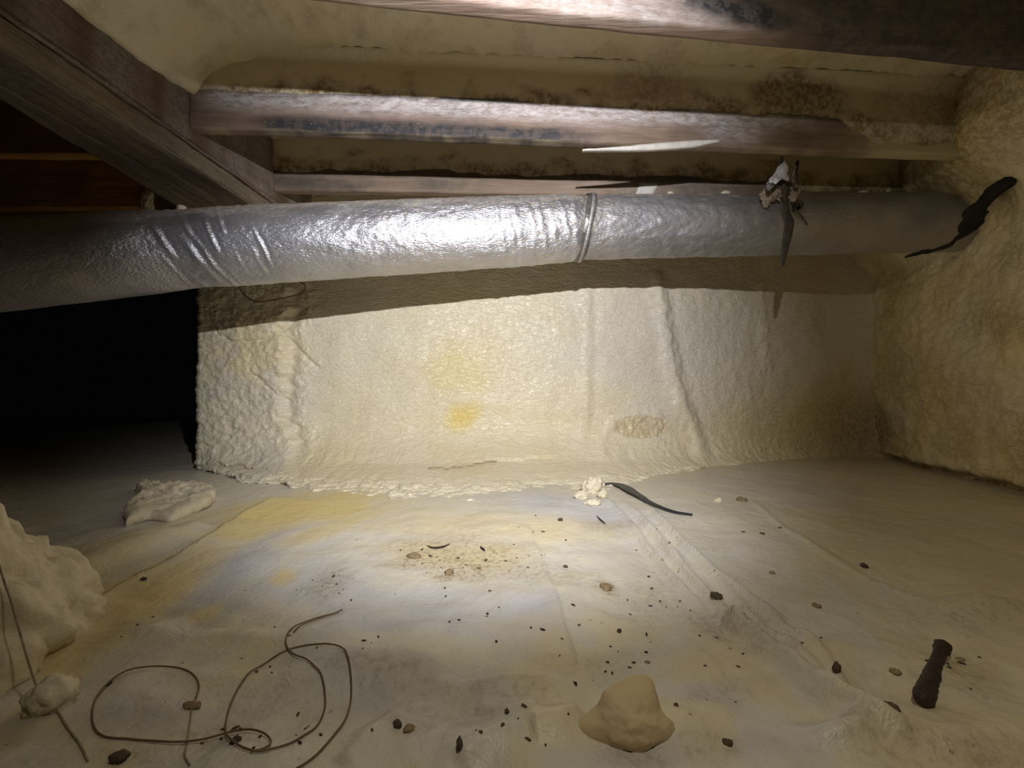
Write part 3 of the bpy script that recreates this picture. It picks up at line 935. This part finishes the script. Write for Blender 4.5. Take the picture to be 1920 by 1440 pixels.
def build_duct():
    r = empty('insulated_duct', (0.0, 1.545, HC + 0.598))
    tag(r, 'long silver foil-jacketed duct hanging across the space below the joists', 'duct')
    xb = x_for_px(1086)

    def fold(pxs, TH, c, w, amp, twist=55):
        # diagonal pinch folds; th runs from the near side (pi) over the top
        return amp * gauss(pxs - c - twist * np.sin(TH + 0.3) * -1, w)

    def wr_left(pxs, XX, TH, cs, sn):
        d = 0.0 * XX
        for k, (c, w, a_) in enumerate([(312, 5, .006), (334, 7, .009), (352, 6, .008), (372, 8, .007), (392, 6, .006), (425, 5, .0035), (452, 5, .004), (484, 5, .004), (505, 4, .003)]):
            sl = 26 if c < 410 else 14
            q = pxs - c + sl * sn * 1.4 + 3 * pn(TH * 2, k * 3.1, 0.5)
            d = d + 0.65 * a_ * (gauss(q, w * 0.75) - 0.6 * gauss(q - w * 1.6, w * 0.8)) * np.clip(0.35 + 1.5 * pn(TH * 1.6, k * 1.7, 2.0), 0, 1.1) * ss(-0.75, 0.0, sn + 0.5)
        d = d - 0.006 * gauss(pxs - 350, 60)
        for k, c in enumerate([930, 948, 962, 985, 1004, 1024, 1046, 1064]):
            q = pxs - c + 8 * sn + 5 * pn(TH * 3, k * 2.2, 1.5)
            d = d + 0.0028 * gauss(q, 4.5) * (0.5 + pn(TH * 2.5, k * 4.1, 6.0))
        d = d + 0.0016 * fbm(XX * 30, cs * 7, sn * 7, 3) * ss(540, 700, pxs)
        d = d - 0.004 * ss(1062, 1084, pxs)
        return d

    def dirt_left(pxs, XX, TH, cs, sn, ring):
        n = fbm(XX * 9, cs * 3, sn * 3, 4)
        top = ss(0.25, 0.85, sn + 0.25 * n)
        py = HY - FPX * (ring[..., 2] - HC) / ring[..., 1]
        sp = blob(pxs, py, 155, 525, 32, 18, 10, .6, 0.3 * n) * (ring[..., 1] < 1.4)
        dirt = np.maximum.reduce([0.75 * top, 0.9 * sp, 0.30 * ss(300, 120, pxs), 0.5 * ss(.5, .9, sn) * ss(300, 360, pxs)])  # dusty top, brown spot, and duller towards the left end
        fleck = np.maximum.reduce([ss(930, 1000, pxs) * 0.5, 0.55 * ss(.5, .9, sn), 0.35 * ss(650, 750, pxs)])
        return np.stack([0 * XX, fleck, dirt], -1)

    def wr_right(pxs, XX, TH, cs, sn):
        return 0.003 * fbm(XX * 22, cs * 6, sn * 6, 3) * ss(1480, 1400, pxs) - 0.003 * ss(1135, 1108, pxs)

    def dust_dim_right(pxs, XX, TH, cs, sn, ring):
        n = fbm(XX * 9, cs * 3, sn * 3, 4)
        dirt = np.maximum(0.7 * ss(0.5, 0.95, sn + 0.25 * n), np.maximum(0.35 * ss(1380, 1560, pxs + 40 * n), 0.25 + 0 * pxs))  # dust, with the dimness past the beam edge put into the colour
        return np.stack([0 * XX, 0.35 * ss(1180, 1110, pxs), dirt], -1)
    duct_section('foil_jacket', -2.25, xb, M['foil'], r, 1.0, 0.001, wr_left, dirt_left, 0.004)
    duct_section('foil_jacket', xb - 0.004, 1.745, M['foil_dull'], r, 2.0, -0.0015, wr_right, dust_dim_right)
    # clamp band round the joint, slightly askew
    c = duct_at(x_for_px(1098))
    th = np.linspace(0, 2 * np.pi, 72)
    pts = []
    for q in th:
        lean = 0.020 * math.sin(q) - 0.004
        pts.append((c[0] + lean, c[1] + c[3] * 1.012 * math.cos(q), c[2] + c[3] * 1.012 * math.sin(q)))
    pts = np.array(pts)
    side = np.array([1.0, 0.05, 0.02])
    rings = ribbon_rings(pts, 0.034 + 0.004 * np.sin(th * 5), 0.004, side)
    sweep('clamp_band', rings, M['strap'], parent=r)
    rings = ribbon_rings(pts + np.array([0.004, 0, 0]), 0.012, 0.0085, side)
    b_ = sweep('clamp_band', rings, M['foil_dull'], parent=r, attrs={'coat': np.zeros((rings.shape[0] * rings.shape[1], 3)) + np.array([0, 0, .4])})


build_duct()

# ------------------------------------------------------------------ hanger straps by the duct


def crumple(outline, Y, depth, seed, thick=0.004, n=26):
    """A crumpled flat scrap: pixel outline at depth Y, folded in depth, with real thickness."""
    out = np.array(outline, float)
    out, _ = resample(np.vstack([out, out[:1]]), 72)
    out = out[:-1]
    c = out.mean(0)
    rings = []
    for k in np.linspace(1, 0.02, 14):
        row = []
        for q in out:
            s = c + (q - c) * k
            p = P(s[0], s[1], Y)
            d = 0.45 * depth * float(fbm(s[0] * .035 + seed, s[1] * .035, seed, 2))
            p[1] += d
            row.append(p)
        rings.append(row)
    A = np.array(rings)
    B = A[::-1] + np.array([0, thick, 0])
    return np.concatenate([A, B], 0)


def build_hanger():
    r = empty('hanger_strap', P(1470, 294, 1.43))
    tag(r, 'torn duct hanger strap with bright foil scrap and dark dangling tail', 'strap')
    ring = crumple([(1467, 292), (1479, 318), (1481, 338), (1466, 336), (1450, 350), (1439, 358), (1441, 338), (1455, 322)], 1.44, 0.03, 1.0)
    sweep('foil_scrap', ring, M['silver'], parent=r)
    ring = crumple([(1488, 318), (1498, 300), (1500, 345), (1490, 350)], 1.47, 0.03, 5.0)
    sweep('tape_scrap', ring, M['greytape'], parent=r)
    for q, rr, mt, sd in [((1447, 368), (.034, .014, .024), 'greytape', 1.0), ((1488, 366), (.017, .012, .026), 'greytape', 2.0), ((1436, 384), (.012, .010, .012), 'greytape', 3.0), ((1472, 362), (.014, .014, .020), 'darktail', 4.0)]:
        p_ = P(q[0], q[1], 1.515)
        V, f = lump_verts((p_[0], p_[1], p_[2] - rr[2]), rr, 4, [((1, -.3, .4), .4, 6), ((-.6, -.4, -1), .5, 6)], (0.55, 2.6), sd, -1.5)
        mesh_obj('tape_wad', V, f, M[mt], parent=r)
    ring = crumple([(1485, 384), (1500, 376), (1508, 384), (1494, 394)], 1.50, 0.03, 4.6)
    sweep('tape_wad', ring, M['darktail'], parent=r)
    pts, _ = resample([P(1470, 345, 1.47), P(1473, 372, 1.49), P(1474, 395, 1.495), P(1480, 415, 1.50), P(1477, 440, 1.505), P(1472, 465, 1.505), P(1467, 500, 1.51)], 50)
    t = np.linspace(0, 1, 50)
    w = np.interp(t, [0, .2, .45, .6, .8, 1], [.012, .016, .032, .034, .024, .008]) + 0.003 * pn(t * 12, 0.3, 1.0)
    rings = ribbon_rings(pts, w, 0.006, (1, 0, 0))
    rings[..., 1] += 0.006 * pn(rings[..., 0] * 60, rings[..., 2] * 25, 2.0)
    sweep('strap_tail', rings, M['darktail'], parent=r)
    pts, _ = resample([P(1490, 392, 1.50), P(1500, 402, 1.51), P(1514, 422, 1.52)], 14)
    sweep('loose_thread', tube_rings(pts, 0.003, 8), M['darktail'], parent=r)


build_hanger()


def build_black_strap():
    r = empty('black_strap', P(1880, 330, 1.44))
    tag(r, 'black bunched strap curling under the duct end at right wall', 'strap')
    pts, _ = resample([P(1915, 318, 1.38), P(1872, 352, 1.40), P(1838, 388, 1.42), P(1822, 418, 1.45), P(1800, 446, 1.48), P(1762, 466, 1.51), P(1700, 480, 1.55)], 70)
    t = np.linspace(0, 1, 70)
    w = np.interp(t, [0, .12, .3, .45, .6, .8, 1], [.09, .15, .12, .06, .045, .036, .008]) + 0.012 * fbm(t * 9, 0.2, 3.0, 3)
    rings = ribbon_rings(pts, np.abs(w), np.interp(t, [0, .3, .6, 1], [.03, .03, .012, .006]))
    rings += 0.006 * np.stack([fbm(rings[..., 0] * 24 + q * 7, rings[..., 1] * 24, rings[..., 2] * 24, 4) for q in range(3)], -1)
    rings[..., 1] += 0.02 * fbm(rings[..., 0] * 20, rings[..., 2] * 20, 2.0, 3)
    sweep('black_strap_band', rings, M['black'], parent=r)
    o = C.objects[-1]
    o.name = 'strap_band'


build_black_strap()

# loose wire looping behind the duct
pts, _ = resample([P(436, 500, 1.78), P(446, 530, 1.79), P(456, 550, 1.80), P(478, 565, 1.80), P(505, 564, 1.80), P(540, 557, 1.79), P(566, 549, 1.78), P(573, 537, 1.77), P(560, 525, 1.76), P(548, 500, 1.75)], 80)
tag(sweep('wire', tube_rings(pts, 0.0028, 8), M['wire']), 'dark thin wire looping down behind the duct at left', 'wire')

# pale scraps by the beam end
V, f = lump_verts(P(276, 404, 1.80), (0.022, 0.02, 0.055), 4, [((0.4, 0, 1), .3, 5)], (0.3, 2.5), 3.0, -0.8)
tag(mesh_obj('foam_scrap', V, f, M['foam_plain']), 'upright pale foam scrap beside the orange joist above the duct', 'foam scrap')


def on_duct(px, size, seed, label, mat='foam_plain', back=0.02, group=None):
    x = x_for_px(px)
    c = duct_at(x)
    y = c[1] + back
    z = c[2] + math.sqrt(max(c[3] ** 2 - back ** 2, 0)) - 0.002
    V, f = lump_verts((x, y, z), size, 3, [((1, 0, .3), .4, 4)], (0.4, 2.5), seed, -0.4)
    o = mesh_obj('foam_crumb', V, f, M[mat])
    tag(o, label, 'foam crumb', group or 'foam crumbs on top of the duct')


on_duct(1250, (.010, .008, .007), 1, 'white foam crumb on duct top just right of the clamp band', back=-.03)
on_duct(1352, (.016, .010, .009), 2, 'largest white foam crumb on duct top left of the hanger strap', back=-.03)
on_duct(1610, (.018, .010, .010), 4, 'pale foam crumb on the dim duct top right of the hanger strap', back=-.02)
on_duct(1648, (.008, .008, .010), 5, 'small pale foam crumb on the dim duct top near the right wall', back=-.04)
on_duct(348, (.012, .010, .011), 6, 'white foam crumb on the duct top under the beam', back=-.02)
on_duct(560, (.016, .008, .006), 7, 'flat foam crumb on the duct top right of the beam end', back=-.01)
on_duct(770, (.030, .010, .006), 8, 'long thin foam flake on the duct top left of the bright highlight', back=-.01)

# ------------------------------------------------------------------ foam pieces on the sheet


def slab(name, outline, H, label, cat, mat, seed, group=None, tilt=0.0):
    """Broken foam slab: pixel outline of its footprint on the sheet, lumpy top, cut rim."""
    out = np.array([F(*p) for p in outline])
    out, _ = resample(np.vstack([out, out[:1]]), 141)
    out = out[:-1]
    out += 0.006 * np.stack([pn(out[:, 0] * 40, out[:, 1] * 40, 1.0 + seed), pn(out[:, 0] * 40, out[:, 1] * 40, 6.0 + seed)], 1)
    c = out.mean(0)
    zf = floor_h(out[:, 0], out[:, 1]).max()
    ymin, ymax = out[:, 1].min(), out[:, 1].max()
    rings = []
    levels = [(0.96, 0.0), (1.0, 0.15), (1.0, 0.55), (0.97, 0.85), (0.9, 1.0)] + [(k, 1.0) for k in np.linspace(0.8, 0.03, 22)]
    for k, hh in levels:
        q = c + (out - c) * k
        lum = 1 + 0.45 * fbm(q[:, 0] * 22, q[:, 1] * 22, seed, 4) + 0.25 * np.abs(fbm(q[:, 0] * 50, q[:, 1] * 50, seed + 4, 2))
        z = zf - 0.004 + hh * H * (lum if hh > 0.5 else 1) * (1 + tilt * (q[:, 1] - ymin) / (ymax - ymin))
        rings.append(np.stack([q[:, 0], q[:, 1], z + 0 * q[:, 0]], 1))
    o = sweep(name, np.array(rings), M[mat])
    return tag(o, label, cat, group)


slab('foam_slab', [(236, 990), (278, 977), (322, 980), (362, 966), (400, 944), (398, 925), (352, 918), (300, 921), (268, 915), (256, 925), (262, 940), (236, 958)],
     0.022, 'broken flat piece of cream foam lying at the left corner of the wall', 'foam piece', 'foam_plain', 1.0, tilt=0.6)

c = F(1180, 1383)
V, f = lump_verts((c[0], c[1], ZF(*c) - 0.004), (0.029, 0.022, 0.0245), 5,
                  [((0.5, 0.5, 1), .75, 9), ((1, -0.1, -0.1), .45, 9), ((-1, 0.0, -0.15), .75, 10), ((-.4, .2, .8), .3, 6)], (0.08, 2.0), 2.0, -0.45)
tag(mesh_obj('foam_chunk', V, f, M['foam_tan']), 'peaked tan foam chunk sitting on the sheeting at bottom centre', 'foam chunk')

# the foam mound at the left edge
c = (-0.715, 0.53)
V, f = lump_verts((c[0], c[1], ZF(*c) - 0.01), (0.150, 0.15, 0.165), 6,
                  [((1, -.2, 0.15), .10, 14), ((.9, -.5, .6), .10, 20), ((.8, -.1, .4), .08, 30), ((1, -.7, -.05), .16, 18), ((.5, -1, .2), .12, 12)], (0.15, 2.2), 1.3, -0.02)
tp_ = 1 - 0.55 * np.clip((V[:, 2]) / 0.24, 0, 1)
V[:, 0] = c[0] + (V[:, 0] - c[0]) * tp_
V[:, 1] = c[1] + (V[:, 1] - c[1]) * tp_
n_ = V - np.array([c[0], c[1], 0.05])
V = V + n_ * (0.26 * np.abs(fbm(V[:, 0] * 11, V[:, 1] * 11, V[:, 2] * 11, 3, 0.4)) - 0.05)[:, None]
V[:, 2] = np.maximum(V[:, 2], ZF(*c) - 0.01)
tag(mesh_obj('foam_mound', V, f, M['foam_plain']), 'large lumpy cream foam mound at the left edge', 'foam mound')
c = F(96, 1345)
V, f = lump_verts((c[0], c[1], ZF(*c) - 0.003), (0.020, 0.019, 0.019), 4, [((0.6, -0.4, .5), .2, 5)], (0.22, 2.0), 5.0, -0.7)
tag(mesh_obj('foam_lump', V, f, M['foam_plain']), 'small round foam lump beside the foam mound at left', 'foam lump')

def floor_path(px_pts, lift, n):
    P3 = []
    for k, (x, y) in enumerate(px_pts):
        g = F(x, y)
        P3.append((g[0], g[1]))
    p, _ = resample(np.array(P3), n)
    z = floor_h(p[:, 0], p[:, 1]) + lift
    return np.column_stack([p, z])


# string running down the mound and over the sheet
sp = [P(-14, 1015, .50), P(4, 1078, .475), P(22, 1130, .455), P(40, 1195, .44), P(58, 1255, .43), P(76, 1305, .424)]
fp = [(95, 1342), (118, 1372), (140, 1400), (165, 1442)]
fl_ = floor_path(fp, 0.0014, 60)
up_, _ = resample(sp + [fl_[0]], 60)
pts = np.vstack([up_[:-1], fl_])
tag(sweep('string', tube_rings(pts, 0.0010, 7), M['string']), 'thin pale string running down past the foam mound at left', 'string')

# crumbled foam at the wall foot
for k, (px, py, s, lab) in enumerate([(1112, 925, (.030, .022, .032), 'knobbly foam crumb, largest of those at the wall foot beside the black strip'),
                                      (1090, 936, (.020, .016, .014), 'foam crumb left of the knobbly one at the wall foot'),
                                      (1112, 948, (.020, .014, .010), 'flattened foam crumb in front of the knobbly one'),
                                      (1130, 935, (.014, .012, .012), 'small foam crumb right of the knobbly one, by the black strip'),
                                      (1347, 941, (.010, .008, .008), 'tiny white foam crumb beside the brown pebble')]):
    g = F(px, py)
    V, f = lump_verts((g[0], g[1], ZF(*g) - 0.002), s, 4, [((.5, .3, 1), .4, 5), ((-1, .2, .2), .3, 5)], (0.34, 2.6), 3.0 + k, -0.5)
    tag(mesh_obj('foam_crumb', V, f, M['foam_plain']), lab, 'foam crumb', 'foam crumbs on the sheeting')

# ------------------------------------------------------------------ wires, strip, stick


r = empty('wire_coil', (*F(500, 1330), ZF(*F(500, 1330))))
tag(r, 'loosely coiled thin brown wire lying on the sheeting at bottom left', 'wire')
main = [(642, 1141), (602, 1157), (566, 1174), (545, 1190), (536, 1206), (540, 1220), (560, 1238), (585, 1260), (604, 1285), (610, 1315), (601, 1342), (580, 1372), (548, 1400), (512, 1421), (482, 1432), (455, 1426),
        (436, 1409), (425, 1385), (423, 1360), (434, 1322), (456, 1282), (488, 1246), (530, 1222), (575, 1214), (618, 1220), (644, 1244), (658, 1283), (655, 1325), (636, 1370), (604, 1410), (575, 1436), (555, 1450)]
p = floor_path(main, 0.0014, 260)
p[:, 2] += 0.003 * np.abs(np.sin(np.linspace(0, 9, 260)))
sweep('wire_strand', tube_rings(p, 0.00095, 8), M['wire'], parent=r)
second = [(470, 1434), (496, 1424), (508, 1407), (502, 1391), (484, 1381), (458, 1378), (425, 1382), (380, 1393), (330, 1401), (280, 1401), (235, 1401), (195, 1402), (178, 1390), (173, 1365), (181, 1337), (206, 1306), (246, 1281),
          (296, 1266), (340, 1267), (366, 1277), (373, 1296), (367, 1322)]
p = floor_path(second, 0.0016, 220)
p[:, 2] += 0.003 * np.abs(np.sin(np.linspace(0.5, 7, 220)))
sweep('wire_strand', tube_rings(p, 0.00095, 8), M['wire'], parent=r)
third = [(367, 1322), (360, 1340), (355, 1370), (350, 1400), (347, 1425), (356, 1448)]
p = floor_path(third, 0.0014, 50)
sweep('wire_strand', tube_rings(p, 0.0009, 8), M['string'], parent=r)
twin = [(636, 1147), (604, 1161), (570, 1178), (550, 1194)]
p = floor_path(twin, 0.0030, 40)
sweep('wire_strand', tube_rings(p, 0.0008, 8), M['wire'], parent=r)
g = F(359, 1336)
V, f = lump_verts((g[0], g[1], ZF(*g) - 0.001), (.009, .005, .004), 3, (), (.4, 2), 1.0, -.5)
mesh_obj('tape_tag', V, f, M['crumb_tan'], parent=r)


def black_strip():
    p = floor_path([(1134, 910), (1152, 910), (1172, 918), (1192, 931), (1215, 945), (1240, 956), (1268, 963), (1298, 968)], 0.004, 60)
    t = np.linspace(0, 1, 60)
    w = np.interp(t, [0, .12, .3, .5, .75, 1], [.012, .038, .040, .024, .014, .006])
    rings = ribbon_rings(p, w, 0.005)
    rings[..., 2] += 0.012 * np.sin(np.pi * np.clip(t, 0, 1))[:, None] * 0.5
    o = sweep('plastic_strip', rings, M['blackstrip'])
    tag(o, 'black tapering plastic strip on the sheeting at the wall foot', 'plastic strip')


black_strip()


def stick():
    a, b = F(1768, 1222), F(1728, 1338)
    n = 60
    t = np.linspace(0, 1, n)
    p = np.column_stack([a[0] + (b[0] - a[0]) * t, a[1] + (b[1] - a[1]) * t, 0 * t])
    rad = np.interp(t, [0, .02, .10, .16, .5, .85, .93, .99, 1], [.003, .0085, .0080, .0058, .0065, .0085, .0090, .0060, .002])
    hz = floor_h(p[:, 0], p[:, 1])
    lin = np.polyval(np.polyfit(t, hz, 1), t)
    p[:, 2] = lin + max(0.0, float((hz - lin).max()) * 0.25) + 0.0055
    rings = tube_rings(p, rad, 18)
    rings += 0.0016 * np.stack([pn(rings[..., 0] * 160, rings[..., 1] * 160, rings[..., 2] * 160 + k * 5) for k in range(3)], -1)
    tag(sweep('stick', rings, M['rust']), 'dark brown stubby stick with flared ends on the sheeting at right', 'stick')


stick()

# curved splinter and needle bits
for pts_, rad, lab in [([(800, 1026), (812, 1030), (828, 1029), (845, 1023)], 0.0022, 'thin curved brown splinter on the sheeting amid the dirt patch'),
                       ([(1118, 968), (1126, 975), (1136, 984)], 0.0022, 'short dark splinter in front of the foam crumbs at the wall foot'),
                       ([(900, 1027), (905, 1032), (910, 1036)], 0.0022, 'short brown splinter right of the curved one')]:
    p = floor_path(pts_, 0.0025, 24)
    tp = np.sin(np.linspace(0.15, np.pi - 0.15, 24))
    tag(sweep('splinter', tube_rings(p, rad * tp, 8), M['rust']), lab, 'splinter', 'splinters on the sheeting')

# pebbles and crumbs one can single out
SOLO = [(1391, 939, .017, .012, 'crumb_tan', 'brown pebble on the sheeting near the wall, right of the black strip'),
        (1621, 1062, .008, .007, 'crumb_dark', 'dark round pebble on the faint crease at right'),
        (1430, 1006, .006, .004, 'crumb_dark', 'left one of two dark pebbles left of the faint crease'),
        (1463, 993, .005, .004, 'crumb_dark', 'right one of two dark pebbles left of the faint crease'),
        (1136, 1104, .014, .006, 'crumb_tan', 'flat tan flake on the sheeting left of the main folds'),
        (1050, 978, .008, .007, 'crumb_dark', 'dark square crumb on bare sheeting left of the black strip'),
        (1060, 1062, .005, .005, 'crumb_dark', 'brown crumb below the dark square crumb'),
        (1344, 1135, .012, .005, 'crumb_dark', 'dark elongated crumb beside the main folds'),
        (270, 1101, .006, .005, 'crumb_dark', 'dark crumb on the yellow stained fold at left'),
        (1568, 1283, .005, .010, 'crumb_dark', 'reddish brown crumb against the fold at lower right'),
        (1672, 1376, .008, .006, 'crumb_dark', 'dark crumb at the lower end of the fold'),
        (744, 1368, .005, .005, 'crumb_dark', 'dark left crumb of a pair below the grey billows'),
        (767, 1372, .006, .005, 'crumb_tan', 'brown right crumb of a pair below the grey billows'),
        (862, 1424, .004, .010, 'crumb_dark', 'tall dark crumb at the bottom edge'),
        (225, 1431, .009, .006, 'crumb_dark', 'dark crumb below the left wire loop at the bottom edge'),
        (442, 1400, .005, .006, 'crumb_dark', 'dark crumb inside the small wire loop'),
        (204, 1303, .004, .004, 'crumb_dark', 'dark crumb just outside the left wire loop'),
        (1363, 1405, .005, .004, 'crumb_dark', 'dark crumb right of and below the tan foam chunk'),
        (1268, 1340, .003, .003, 'crumb_dark', 'tiny dark crumb right of the tan foam chunk'),
        (951, 1360, .003, .004, 'crumb_dark', 'small dark crumb left of the tan foam chunk'),
        (1214, 1244, .004, .003, 'crumb_tan', 'brown crumb above the tan foam chunk'),
        (1161, 1188, .004, .004, 'crumb_dark', 'dark crumb between the faint seam and the main folds'),
        (1530, 1140, .007, .005, 'crumb_tan', 'brown crumb right of the main folds'),
        (1448, 1067, .006, .005, 'crumb_tan', 'brown crumb between the main folds and the dark round pebble'),
        (1400, 1172, .005, .004, 'crumb_dark', 'small dark crumb on top of the main folds'),
        (1680, 1274, .006, .005, 'crumb_tan', 'yellowish brown crumb left of the dark stick'),
        (1800, 1225, .006, .004, 'crumb_tan', 'reddish crumb right of the top of the dark stick'),
        (842, 1070, .012, .006, 'crumb_tan', 'flat brown flake in the dirt patch'),
        (775, 1045, .016, .007, 'crumb_tan', 'brown flake at the left side of the dirt patch')]
for k, (px, py, rx, rz, mt, lab) in enumerate(SOLO):
    g = F(px, py)
    V, f = lump_verts((g[0], g[1], ZF(*g) - 0.0012), (rx * .8, rx * 0.68, rz * 0.7), 3, [((1, .2, .2), .3, 3), ((-.4, .8, .5), .2, 4)], (0.35, 1.9), k * 1.7, -0.45, rotz=k * 1.1)
    tag(mesh_obj('dirt_crumb', V, f, M[mt]), lab, 'crumb', 'single crumbs on the sheeting')

# the scatter of tiny crumbs nobody could tell apart
proto_m = []
for k in range(5):
    V, f = lump_verts((0, 0, 0), (1, .8, .7), 2, [((1, .2, .2), .35, 3)], (0.4, 1.8), k * 2.3, -0.4)
    me = bpy.data.meshes.new('dirt_speck'); me.from_pydata(V.tolist(), [], [list(q) for q in f])
    me.polygons.foreach_set('use_smooth', np.ones(len(me.polygons), dtype=bool))
    me.materials.append(M['crumb_dark' if k % 3 else 'crumb_tan']); proto_m.append(me)
random.seed(11)
CL = [(880, 1050, 120, 30, 26), (700, 1230, 60, 30, 3), (980, 1170, 120, 50, 12), (1230, 1130, 60, 70, 14), (500, 1370, 120, 50, 14), (1150, 1250, 130, 50, 14),
      (1400, 1230, 120, 60, 12), (620, 1100, 40, 25, 8), (1000, 1020, 90, 40, 8), (560, 1230, 200, 60, 8), (900, 1390, 200, 40, 10), (1250, 1030, 120, 40, 5), (1780, 1260, 60, 50, 8), (340, 1200, 120, 50, 5)]
n_speck = 0
for cx, cy, sx, sy, cnt in CL:
    for k in range(cnt):
        px, py = random.gauss(cx, sx * 0.6), random.gauss(cy, sy * 0.6)
        if not (930 < py < 1436 and 150 < px < 1900): continue
        if math.hypot(px - 1175, (py - 1350) * 1.3) < 95: continue
        g = F(px, py)
        o = bpy.data.objects.new('dirt_speck', random.choice(proto_m))
        s = random.uniform(0.0011, 0.0026) * (0.6 + 0.55 * g[1])
        o.scale = (s * random.uniform(.8, 1.8), s, s)
        o.rotation_euler = (0, 0, random.uniform(0, 6.28))
        o.location = (g[0], g[1], ZF(*g) - 0.0003)
        C.objects.link(o)
        tag(o, 'tiny loose dirt speck, one of the fine scatter on the plastic sheeting', 'dirt speck', 'tiny dirt specks on the sheeting')
        n_speck += 1

for o in bpy.data.objects:
    if '_w' in o: del o['_w']
